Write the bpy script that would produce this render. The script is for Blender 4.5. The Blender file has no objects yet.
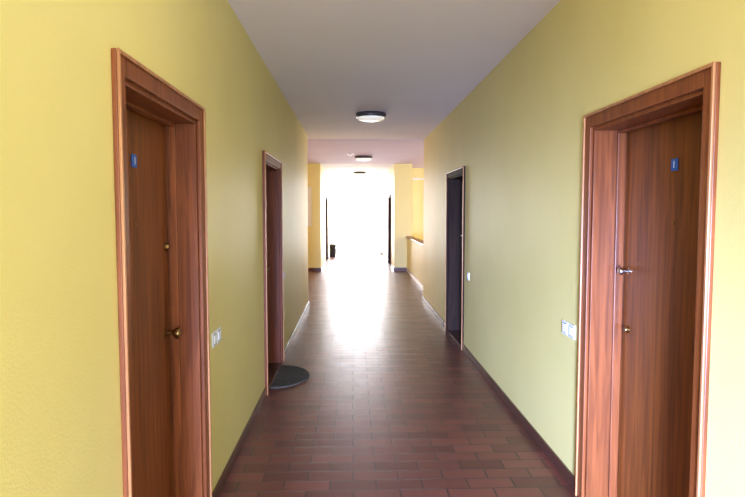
import bpy, bmesh, math
from mathutils import Vector, Matrix
S=bpy.context.scene
S.view_settings.view_transform='Standard'
S.view_settings.look='None'
S.view_settings.exposure=0.5
S.view_settings.gamma=0.96

# ------------------------------------------------------------ materials
def mat(name):
    m=bpy.data.materials.new(name); m.use_nodes=True
    nt=m.node_tree; b=nt.nodes['Principled BSDF']
    return m,nt,b
def N(nt,t,**k):
    n=nt.nodes.new(t)
    for a,v in k.items(): setattr(n,a,v)
    return n
def simple(name,col,rough=.5,metal=0,emit=None,es=0,noise=0.06):
    m,nt,b=mat(name)
    b.inputs['Roughness'].default_value=rough; b.inputs['Metallic'].default_value=metal
    g=N(nt,'ShaderNodeNewGeometry'); n=N(nt,'ShaderNodeTexNoise'); n.inputs['Scale'].default_value=30
    nt.links.new(g.outputs['Position'],n.inputs['Vector'])
    r=N(nt,'ShaderNodeValToRGB')
    r.color_ramp.elements[0].position=.3; r.color_ramp.elements[1].position=.7
    r.color_ramp.elements[0].color=(*[c*(1-noise) for c in col],1)
    r.color_ramp.elements[1].color=(*[min(1,c*(1+noise)) for c in col],1)
    nt.links.new(n.outputs['Fac'],r.inputs['Fac']); nt.links.new(r.outputs['Color'],b.inputs['Base Color'])
    if emit:
        b.inputs['Emission Color'].default_value=(*emit,1); b.inputs['Emission Strength'].default_value=es
    return m
def plaster(name,c1,c2,bump=.25,rough=.6,scale=140):
    m,nt,b=mat(name); g=N(nt,'ShaderNodeNewGeometry')
    n=N(nt,'ShaderNodeTexNoise'); n.inputs['Scale'].default_value=1.3; n.inputs['Detail'].default_value=5
    nt.links.new(g.outputs['Position'],n.inputs['Vector'])
    r=N(nt,'ShaderNodeValToRGB'); r.color_ramp.elements[0].position=.3; r.color_ramp.elements[1].position=.7
    r.color_ramp.elements[0].color=(*c1,1); r.color_ramp.elements[1].color=(*c2,1)
    nt.links.new(n.outputs['Fac'],r.inputs['Fac']); nt.links.new(r.outputs['Color'],b.inputs['Base Color'])
    f=N(nt,'ShaderNodeTexNoise'); f.inputs['Scale'].default_value=scale; f.inputs['Detail'].default_value=3
    nt.links.new(g.outputs['Position'],f.inputs['Vector'])
    bp=N(nt,'ShaderNodeBump'); bp.inputs['Strength'].default_value=bump; bp.inputs['Distance'].default_value=.004
    nt.links.new(f.outputs['Fac'],bp.inputs['Height']); nt.links.new(bp.outputs['Normal'],b.inputs['Normal'])
    b.inputs['Roughness'].default_value=rough
    return m
def wood(name,c1,c2,rough=.32,horizontal=False,spec=.5):
    m,nt,b=mat(name); g=N(nt,'ShaderNodeNewGeometry')
    mp=N(nt,'ShaderNodeMapping'); mp.inputs['Scale'].default_value=(24,24,1.1) if not horizontal else (30,2,30)
    nt.links.new(g.outputs['Position'],mp.inputs['Vector'])
    n=N(nt,'ShaderNodeTexNoise'); n.inputs['Scale'].default_value=1.4; n.inputs['Detail'].default_value=8; n.inputs['Distortion'].default_value=1.0
    nt.links.new(mp.outputs['Vector'],n.inputs['Vector'])
    r=N(nt,'ShaderNodeValToRGB'); r.color_ramp.elements[0].position=.32; r.color_ramp.elements[1].position=.64
    r.color_ramp.elements[0].color=(*c1,1); r.color_ramp.elements[1].color=(*c2,1)
    nt.links.new(n.outputs['Fac'],r.inputs['Fac'])
    nt.links.new(r.outputs['Color'],b.inputs['Base Color'])
    b.inputs['Roughness'].default_value=rough; b.inputs['Specular IOR Level'].default_value=spec
    bp=N(nt,'ShaderNodeBump'); bp.inputs['Strength'].default_value=.08; bp.inputs['Distance'].default_value=.002
    nt.links.new(n.outputs['Fac'],bp.inputs['Height']); nt.links.new(bp.outputs['Normal'],b.inputs['Normal'])
    return m
M_wall=plaster('yellow_stucco',(.77,.68,.27),(.81,.72,.31),rough=.5)
M_ceil=plaster('ceiling_paint',(.86,.82,.94),(.89,.85,.97),bump=.08,rough=.8)
M_ceil2=plaster('ceiling_lilac',(.66,.57,.80),(.70,.61,.84),bump=.08,rough=.8)  # lobby ceiling, a darker lilac than the corridor ceiling
M_door=wood('varnished_wood',(.12,.034,.007),(.27,.084,.015),rough=.36)
M_frame=wood('frame_wood',(.14,.038,.011),(.28,.084,.025),rough=.38,spec=.4)
M_edge=wood('casing_wood',(.36,.15,.06),(.52,.25,.11),rough=.3)
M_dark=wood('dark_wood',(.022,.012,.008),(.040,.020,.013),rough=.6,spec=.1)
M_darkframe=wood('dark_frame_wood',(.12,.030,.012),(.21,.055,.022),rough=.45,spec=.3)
M_base=simple('baseboard_tile',(.085,.035,.025),.25)
M_basew=simple('baseboard_marble',(.62,.55,.50),.25)
M_brass=simple('brass',(.30,.19,.08),.28,1)
M_chrome=simple('chrome',(.6,.6,.62),.25,1)
M_white=simple('white_plastic',(.80,.84,.95),.35)
M_blue=simple('blue_plaque',(.015,.12,.55),.3)
M_lamprim=simple('lamp_rim',(.05,.05,.055),.35)
M_lampglass=simple('lamp_diffuser',(.85,.85,.82),.3,emit=(1,.97,.85),es=.35)
M_mat=simple('doormat_rubber',(.07,.065,.05),.95,noise=.3)
M_alu=simple('white_metal',(.8,.8,.8),.4)
M_bin=simple('bin_plastic',(.03,.03,.035),.5)
M_dk=simple('slot_dark',(.02,.02,.02),.5)
M_paper=simple('paper',(.85,.83,.78),.6)
M_stair=simple('stair_stone',(.35,.30,.27),.4)

# floor tiles
M_floor,nt,b=mat('terracotta_tiles')
g=N(nt,'ShaderNodeNewGeometry')
br=N(nt,'ShaderNodeTexBrick'); br.offset=.5; br.squash=1
br.inputs['Scale'].default_value=1; br.inputs['Brick Width'].default_value=.27; br.inputs['Row Height'].default_value=.125
br.inputs['Mortar Size'].default_value=.005; br.inputs['Mortar Smooth'].default_value=.15; br.inputs['Bias'].default_value=-.1
br.inputs['Color1'].default_value=(.125,.038,.028,1); br.inputs['Color2'].default_value=(.225,.070,.050,1); br.inputs['Mortar'].default_value=(.055,.032,.030,1)
nt.links.new(g.outputs['Position'],br.inputs['Vector'])
n=N(nt,'ShaderNodeTexNoise'); n.inputs['Scale'].default_value=5; n.inputs['Detail'].default_value=6
nt.links.new(g.outputs['Position'],n.inputs['Vector'])
mx=N(nt,'ShaderNodeMixRGB',blend_type='MULTIPLY'); mx.inputs[0].default_value=.35
nt.links.new(br.outputs['Color'],mx.inputs[1]); nt.links.new(n.outputs['Fac'],mx.inputs[2]); nt.links.new(mx.outputs[0],b.inputs['Base Color'])
mr=N(nt,'ShaderNodeMapRange'); mr.inputs['To Min'].default_value=.26; mr.inputs['To Max'].default_value=.44
nt.links.new(n.outputs['Fac'],mr.inputs['Value']); nt.links.new(mr.outputs[0],b.inputs['Roughness'])
inv=N(nt,'ShaderNodeMath',operation='MULTIPLY_ADD'); inv.inputs[1].default_value=-1; inv.inputs[2].default_value=1
nt.links.new(br.outputs['Fac'],inv.inputs[0])
ad=N(nt,'ShaderNodeMath',operation='MULTIPLY_ADD'); ad.inputs[1].default_value=.35
nt.links.new(n.outputs['Fac'],ad.inputs[0]); nt.links.new(inv.outputs[0],ad.inputs[2])
bp=N(nt,'ShaderNodeBump'); bp.inputs['Strength'].default_value=.75; bp.inputs['Distance'].default_value=.005
nt.links.new(ad.outputs[0],bp.inputs['Height']); nt.links.new(bp.outputs['Normal'],b.inputs['Normal'])

M_glass,nt,b=mat('window_glass')
for l in list(nt.links): nt.links.remove(l)
tr=N(nt,'ShaderNodeBsdfTransparent'); gl=N(nt,'ShaderNodeBsdfGlossy'); gl.inputs['Roughness'].default_value=.02
ms=N(nt,'ShaderNodeMixShader'); ms.inputs[0].default_value=.06
nt.links.new(tr.outputs[0],ms.inputs[1]); nt.links.new(gl.outputs[0],ms.inputs[2])
nt.links.new(ms.outputs[0],nt.nodes['Material Output'].inputs['Surface'])

# ------------------------------------------------------------ helpers
def mesh(name,boxes,m,parent=None,bevel=0):
    bm=bmesh.new()
    for (x0,x1,y0,y1,z0,z1) in boxes:
        x0,x1=sorted((x0,x1)); y0,y1=sorted((y0,y1)); z0,z1=sorted((z0,z1))
        vs=[bm.verts.new((x,y,z)) for x in (x0,x1) for y in (y0,y1) for z in (z0,z1)]
        for f in ((0,1,3,2),(4,6,7,5),(0,4,5,1),(2,3,7,6),(0,2,6,4),(1,5,7,3)):
            bm.faces.new([vs[i] for i in f])
    bmesh.ops.recalc_face_normals(bm,faces=bm.faces)
    me=bpy.data.meshes.new(name); bm.to_mesh(me); bm.free()
    o=bpy.data.objects.new(name,me); S.collection.objects.link(o); me.materials.append(m)
    if bevel:
        md=o.modifiers.new('bevel','BEVEL'); md.width=bevel; md.segments=2
    if parent: o.parent=parent
    return o
def lathe(name,prof,origin,axis,m,parent=None,seg=40):
    bm=bmesh.new(); rings=[]
    q=Vector((0,0,1)).rotation_difference(Vector(axis))
    for r,h in prof:
        if r<1e-6: rings.append([bm.verts.new(q@Vector((0,0,h))+Vector(origin))])
        else: rings.append([bm.verts.new(q@Vector((r*math.cos(2*math.pi*i/seg),r*math.sin(2*math.pi*i/seg),h))+Vector(origin)) for i in range(seg)])
    for a,c in zip(rings,rings[1:]):
        for i in range(seg):
            j=(i+1)%seg
            if len(a)==1 and len(c)==1: continue
            if len(a)==1: bm.faces.new((a[0],c[i],c[j]))
            elif len(c)==1: bm.faces.new((a[i],c[0],a[j]))
            else: bm.faces.new((a[i],c[i],c[j],a[j]))
    bmesh.ops.recalc_face_normals(bm,faces=bm.faces)
    me=bpy.data.meshes.new(name); bm.to_mesh(me); bm.free()
    for p in me.polygons: p.use_smooth=True
    o=bpy.data.objects.new(name,me); S.collection.objects.link(o); me.materials.append(m)
    md=o.modifiers.new('es','EDGE_SPLIT'); md.split_angle=math.radians(40)
    if parent: o.parent=parent
    return o
def empty(name):
    e=bpy.data.objects.new(name,None); S.collection.objects.link(e); e.empty_display_size=.1; return e

XL,XR=-.77,1.28; H=2.9; T=.28; YE=10.5; YL=9.95; Y0=-3.0
OH=2.06  # opening height
DL=[(1.97,2.93),(5.06,6.12)]
DR=[(2.07,3.09),(6.66,7.74)]
# ------------------------------------------------------------ walls
def wallrun(name,x0,x1,ya,yb,ops,m=M_wall):
    bx=[]; y=ya
    for a,c in ops:
        bx.append((x0,x1,y,a,0,H)); bx.append((x0,x1,a,c,OH,H)); y=c
    bx.append((x0,x1,y,yb,0,H))
    return mesh(name,bx,m)
wallrun('wall_left',XL-T,XL,Y0,YL,DL)
wallrun('wall_right',XR,XR+T,Y0,YE,DR)
# second corridor
X2L,X2R=-.87,1.12; YF=15.7; YEND=22.0
D2R=[(17.0,18.0)]; D2L=[(18.6,19.6)]
wallrun('wall_left_far',X2L-T,X2L,YF,YEND,D2L)
wallrun('wall_right_far',X2R,X2R+T,YF,YEND,D2R)
# lobby walls
mesh('wall_lobby_left_back',[(-3.6,X2L-T,YF,YF+.2,0,H)],M_wall)
mesh('wall_lobby_left_front',[(-3.6,XL-T,YL-.2,YL,0,H)],M_wall)
mesh('wall_lobby_left_side',[(-3.8,-3.6,YL-.2,YF+.2,0,H)],M_wall)
mesh('wall_stair_back',[(X2R+T,5.0,17.2,17.4,-2.2,H)],M_wall)
mesh('wall_stair_front',[(XR+T,5.0,YE-.2,YE,-2.2,H)],M_wall)
mesh('wall_stair_side',[(5.0,5.2,YE-.2,17.4,-2.2,.9),(5.0,5.2,YE-.2,17.4,2.6,H),(5.0,5.2,YE-.2,11.5,.9,2.6),(5.0,5.2,16.6,17.4,.9,2.6)],M_wall)
wr=empty('window_2')
mesh('frame',[(5.04,5.12,11.5,16.6,.9,.96),(5.04,5.12,11.5,16.6,2.54,2.6)]+[(5.04,5.12,y,y+.06,.9,2.6) for y in (11.5,13.15,14.85,16.54)],M_alu,wr)
mesh('glass',[(5.075,5.08,11.5,16.6,.93,2.57)],M_glass,wr)
# stairwell parapet
XP=1.46
mesh('parapet',[(XP,XP+.14,YE+.002,YF,-.2,.90)],M_wall)
mesh('handrail',[(XP-.02,XP+.16,YE+.002,YF-.002,.90,.945)],M_frame,None,.01)
mesh('baseboard_parapet',[(XP-.015,XP,YE+.01,YF-.01,0,.09)],M_basew)
# floor & ceiling
mesh('floor',[(-3.8,XP+.14,YL-.2,YF+.2,-.2,0),(XL-T,XR+T,Y0,YL-.2,-.2,0),(X2L-T,X2R+T,YF+.2,YEND+3,-.2,0),(XP+.14,5.0,15.7,17.2,-.2,0)],M_floor)
mesh('ceiling',[(-3.8,XL-T,YL-.2,YE,H,H+.2),(XL-T,XR+T,Y0,YE,H,H+.2),(X2L-T,X2R+T,17.4,YEND,H,H+.2),(X2L-T,X2R+T,YF,17.4,H,H+.2)],M_ceil)
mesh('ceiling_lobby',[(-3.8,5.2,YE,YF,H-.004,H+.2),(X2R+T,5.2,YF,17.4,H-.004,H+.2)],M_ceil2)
mesh('staircase',[(XP+.145,3.2,15.7-.28*(i+1),15.7-.28*i,-.17*(i+1)-.2,-.17*(i+1)) for i in range(11)]+[(XP+.145,4.99,YE+.01,12.62,-2.2,-1.99),(3.2,4.99,12.62,15.7,-2.2,-1.99)],M_stair)
# trim
def base(name,x,s,ya,yb,ops,m,h=.075):
    bx=[];y=ya
    for a,c in ops:
        bx.append((x,x-s*.014,y,a-.07,0,h)); y=c+.07
    bx.append((x,x-s*.014,y,yb,0,h))
    return mesh(name,bx,m,None,.003)
base('baseboard_left',XL,-1,Y0,YL,DL,M_base)
base('baseboard_right',XR,1,Y0,YE,DR,M_base)
base('baseboard_left_far',X2L,-1,YF,YEND,D2L,M_base)
base('baseboard_right_far',X2R,1,YF,YEND,D2R,M_base)
mesh('baseboard_lobby_left',[(-3.6,X2L,YF-.014,YF,0,.09)],M_base)
mesh('baseboard_lobby_right',[(X2R,XP,YF-.014,YF,0,.09)],M_base)
mesh('wall_lobby_right_pier',[(X2R+T,XP+.14,YF,YF+.2,0,H)],M_wall)
mesh('trim_1',[(XP+.14,5.0,17.15,17.2,2.55,2.6)],M_alu)

# rear wall behind viewer with window
mesh('wall_rear',[(XL-T,XR+T,Y0-.2,Y0,0,.3),(XL-T,XR+T,Y0-.2,Y0,2.7,H),(XL-T,XL+.1,Y0-.2,Y0,.3,2.7),(XR-.1,XR+T,Y0-.2,Y0,.3,2.7)],M_wall)
w3=empty('window_3')
mesh('frame',[(XL+.1,XR-.1,Y0-.14,Y0-.06,.3,.36),(XL+.1,XR-.1,Y0-.14,Y0-.06,2.64,2.7),(.23,.29,Y0-.14,Y0-.06,.3,2.7)],M_alu,w3)
mesh('glass',[(XL+.1,XR-.1,Y0-.102,Y0-.098,.33,2.67)],M_glass,w3)
# end glazing
w1=empty('window_1')
fr=[(X2L,X2L+.06,YEND-.1,YEND-.03,0,H),(X2R-.06,X2R,YEND-.1,YEND-.03,0,H),(X2L,X2R,YEND-.1,YEND-.03,H-.06,H),(X2L,X2R,YEND-.1,YEND-.03,0,.06),
    (.105,.145,YEND-.1,YEND-.03,.06,H-.06),(X2L,X2R,YEND-.1,YEND-.03,2.15,2.2)]
mesh('frame',fr,M_alu,w1)
mesh('glass',[(X2L+.03,X2R-.03,YEND-.068,YEND-.062,.03,H-.03)],M_glass,w1)

# ------------------------------------------------------------ doors
def text(body,loc,rot,size,m,parent):
    c=bpy.data.curves.new('number','FONT'); c.body=body; c.size=size; c.align_x='CENTER'; c.align_y='CENTER'; c.extrude=.001
    o=bpy.data.objects.new('number',c); S.collection.objects.link(o); c.materials.append(m)
    o.location=loc; o.rotation_euler=rot; o.parent=parent
def door(name,x,s,y0,y1,leafm,framem,casem,hw=True,num='1',knob='brass',rec=.17):
    e=empty(name); cw=.062; p=.018; jt=.03
    mesh('casing',[(x,x-s*p,y0-cw,y0+.012,0,OH+cw),(x,x-s*p,y1-.012,y1+cw,0,OH+cw),(x,x-s*p,y0+.012,y1-.012,OH-.012,OH+cw)],framem,e,.004)
    mesh('casing_bead',[(x-s*p,x-s*(p+.010),y0-cw,y0-cw+.014,0,OH+cw),(x-s*p,x-s*(p+.010),y1+cw-.014,y1+cw,0,OH+cw),(x-s*p,x-s*(p+.010),y0-cw+.014,y1+cw-.014,OH+cw-.014,OH+cw)],casem,e,.003)
    d=rec+.06
    mesh('lining',[(x,x+s*d,y0,y0+jt,0,OH),(x,x+s*d,y1-jt,y1,0,OH),(x,x+s*d,y0+jt,y1-jt,OH-jt,OH)],framem,e,.002)
    mesh('stop',[(x+s*(rec-.05),x+s*(rec-.012),y0+jt,y0+jt+.016,0,OH-jt),(x+s*(rec-.05),x+s*(rec-.012),y1-jt-.016,y1-jt,0,OH-jt),(x+s*(rec-.05),x+s*(rec-.012),y0+jt+.016,y1-jt-.016,OH-jt-.016,OH-jt)],framem,e,.003)
    xf=x+s*rec
    mesh('leaf',[(xf,xf+s*.045,y0+jt+.003,y1-jt-.003,.006,OH-jt-.003)],leafm,e,.003)
    mesh('backing',[(xf+s*.05,x+s*T,y0+.001,y1-.001,0,OH)],M_dk,e)
    mesh('threshold',[(x,xf,y0+jt,y1-jt,0,.006)],M_base,e)
    if hw:
        kx=y1-jt-(.05 if s<0 else .075); ax=(-s,0,0)
        rose=[(0,0),(.027,0),(.027,.004),(.022,.008),(.010,.010),(.009,.035),(.016,.040),(.026,.050),(.029,.060),(.025,.070),(.012,.076),(0,.077)]
        lk=[(0,0),(.020,0),(.020,.006),(.014,.012),(.012,.018),(0,.019)]
        if knob=='brass':
            lathe('knob',rose,(xf,kx-.02,1.01),ax,M_brass,e); lathe('lock_cylinder',lk,(xf,kx+.01,1.43),ax,M_brass,e)
        else:
            lathe('knob',[(r*.75,h*.8) for r,h in rose],(xf,kx,1.29),ax,M_chrome,e); lathe('keyhole_rose',lk,(xf,kx,.98),ax,M_brass,e)
            mesh('key_slot',[(xf-s*.019,xf-s*.021,kx-.002,kx+.002,.973,.987)],M_dk,e)
        ym=(y0+y1)/2+(.02 if s<0 else 0)
        mesh('number_plaque',[(xf,xf-s*.006,ym-.026,ym+.026,1.785,1.84)],M_blue,e,.002)
        text(num,(xf-s*.007,ym,1.812),(math.pi/2,0,-s*math.pi/2),.045,M_white,e)
        lathe('peephole',[(0,0),(.009,0),(.009,.003),(.005,.004),(0,.003)],(xf,ym,1.55),ax,M_brass,e)
    return e
door('door_1',XL,-1,*DL[0],M_door,M_frame,M_edge,num='1',knob='brass',rec=.145)
door('door_2',XR,1,*DR[0],M_door,M_frame,M_edge,num='1',knob='chrome')
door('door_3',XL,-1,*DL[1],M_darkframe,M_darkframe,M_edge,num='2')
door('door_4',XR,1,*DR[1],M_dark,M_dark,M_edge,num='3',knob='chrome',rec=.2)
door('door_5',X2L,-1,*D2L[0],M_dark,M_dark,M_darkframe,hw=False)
door('door_6',X2R,1,*D2R[0],M_dark,M_dark,M_darkframe,hw=False)

# ------------------------------------------------------------ ceiling lamps
def lamp(x,y,r,z=H):
    e=empty('ceiling_lamp')
    lathe('rim',[(0,0),(r*.96,0),(r,.012),(r,.045),(r*.97,.058),(r*.9,.058),(r*.9,.03),(0,.03)],(x,y,z),(0,0,-1),M_lamprim,e,64)
    lathe('diffuser',[(r*.9,.04),(r*.89,.062),(r*.80,.082),(r*.6,.095),(r*.3,.102),(0,.104)],(x,y,z),(0,0,-1),M_lampglass,e,64)
lamp(.24,7.75,.20); lamp(.25,13.6,.20,H-.004); lamp(.22,19.0,.20); lamp(.24,1.9,.20)  # the last one is out of view, added to go with the fill light
e=empty('smoke_detector')
lathe('body',[(0,0),(.06,0),(.06,.02),(.045,.04),(.02,.048),(0,.048)],(-.05,13.0,H-.004),(0,0,-1),M_white,e)
lathe('base_plate',[(0,0),(.075,0),(.075,.008),(0,.008)],(-.05,13.0,H-.004),(0,0,-1),M_white,e)

# ------------------------------------------------------------ switches
def switch(x,s,y,z,n,gap=.105):
    e=empty('light_switch')
    for i in range(n):
        yy=y+(i-(n-1)/2)*gap
        mesh('plate',[(x,x-s*.009,yy-.046,yy+.046,z-.042,z+.042)],M_white,e,.004)
        mesh('rocker',[(x-s*.009,x-s*.014,yy-.026,yy-.002,z-.024,z+.024),(x-s*.009,x-s*.014,yy+.002,yy+.026,z-.024,z+.024)],M_white,e,.002)
        mesh('socket_line',[(x-s*.009,x-s*.0105,yy-.030,yy+.030,z-.029,z-.027),(x-s*.009,x-s*.0105,yy-.030,yy+.030,z+.027,z+.029)],M_dk,e)
switch(XL,-1,3.24,.90,2)
switch(XR,1,3.36,.905,2)
switch(XR,1,6.35,.89,1)
switch(XL,-1,6.40,.90,1)

# ------------------------------------------------------------ half-moon doormat
def halfmoon(name,xw,yc,a,bq,h,m):
    bm=bmesh.new(); n=40
    top=[];bot=[]
    for i in range(n+1):
        t=-math.pi/2+math.pi*i/n
        px=xw+bq*math.cos(t); py=yc+a*math.sin(t)
        top.append(bm.verts.new((px,py,h))); bot.append(bm.verts.new((px,py,0.0)))
    bm.faces.new(top); bm.faces.new(bot[::-1])
    for i in range(n+1):
        j=(i+1)%(n+1); bm.faces.new((top[i],bot[i],bot[j],top[j]))
    for k in range(1,6):
        f=1-.14*k; w=.012
        for i in range(n):
            t0=-math.pi/2+math.pi*i/n; t1=-math.pi/2+math.pi*(i+1)/n
            q=[]
            for (ff,t) in ((f,t0),(f,t1),(f-.04,t1),(f-.04,t0)):
                q.append(bm.verts.new((xw+.01+bq*ff*math.cos(t),yc+a*ff*math.sin(t),h+.004)))
            bm.faces.new(q)
    bmesh.ops.recalc_face_normals(bm,faces=bm.faces)
    me=bpy.data.meshes.new(name); bm.to_mesh(me); bm.free(); me.materials.append(m)
    o=bpy.data.objects.new(name,me); S.collection.objects.link(o); return o
halfmoon('doormat',XL+.02,5.58,.38,.32,.014,M_mat)

# notice board on lobby left wall
e=empty('notice_board')
mesh('frame',[(-1.55,-1.12,YF-.025,YF-.001,1.22,1.26),(-1.55,-1.12,YF-.025,YF-.001,2.24,2.28),(-1.55,-1.51,YF-.025,YF-.001,1.26,2.24),(-1.16,-1.12,YF-.025,YF-.001,1.26,2.24)],M_alu,e)
mesh('sheet',[(-1.51,-1.16,YF-.012,YF-.001,1.26,2.24)],M_paper,e)
e=empty('waste_bin')
lathe('body',[(0,0),(.10,0),(.12,.40),(.125,.41),(.115,.41),(.10,.02),(0,.02)],(-.72,20.6,0.001),(0,0,1),M_bin,e)
lathe('lid',[(.127,.40),(.127,.425),(.10,.46),(.03,.475),(0,.476)],(-.72,20.6,0.001),(0,0,1),M_bin,e)

# ------------------------------------------------------------ lights
def area(name,loc,rot,sx,sy,p,col):
    l=bpy.data.lights.new(name,'AREA'); l.shape='RECTANGLE'; l.size=sx; l.size_y=sy; l.energy=p; l.color=col
    o=bpy.data.objects.new(name,l); S.collection.objects.link(o); o.location=loc; o.rotation_euler=rot; return o
R=math.radians
area('daylight_end',(.12,YEND+.15,1.45),(R(-90),0,0),1.95,2.85,250,(.97,.95,1))
area('daylight_stair',(4.9,14.0,1.75),(0,R(90),0),1.6,4.8,72,(1,.68,.43))
area('daylight_rear',(.25,Y0-.02,1.5),(R(99),0,0),1.8,2.3,118,(.80,.87,1))
area('lobby_fill',(-3.5,12.8,1.6),(0,R(-90),0),2.0,3.5,52,(1,.68,.40))  # added warm fill, unseen in the windowless left side of the lobby
# added cool fill, unseen at the low rear left, to blue the lower right wall
a=area('cool_fill_low',(-.35,-2.9,.9),(0,0,0),.7,.9,110,(.40,.53,1))
a.data.spread=R(40)
a.rotation_euler=(Vector((1.28,5.0,.1))-Vector((-.35,-2.9,.9))).to_track_quat('-Z','Y').to_euler()
l=bpy.data.lights.new('near_fill','POINT'); l.energy=7; l.color=(1,.95,.8); l.shadow_soft_size=.15  # added ambient fill for the near walls, out of view overhead
o=bpy.data.objects.new('near_fill',l); S.collection.objects.link(o); o.location=(.24,1.9,H-.3)
w=bpy.data.worlds.new('World'); S.world=w; w.use_nodes=True
bg=w.node_tree.nodes['Background']; bg.inputs['Color'].default_value=(.9,.95,1,1); bg.inputs['Strength'].default_value=3

# ------------------------------------------------------------ camera
c=bpy.data.cameras.new('camera'); c.sensor_width=36; c.lens=28.03; c.clip_end=200; c.clip_start=.02
o=bpy.data.objects.new('camera',c); S.collection.objects.link(o)
o.location=(0,0,1.6); o.rotation_euler=(R(90-3.6),0,R(-1.93)); S.camera=o
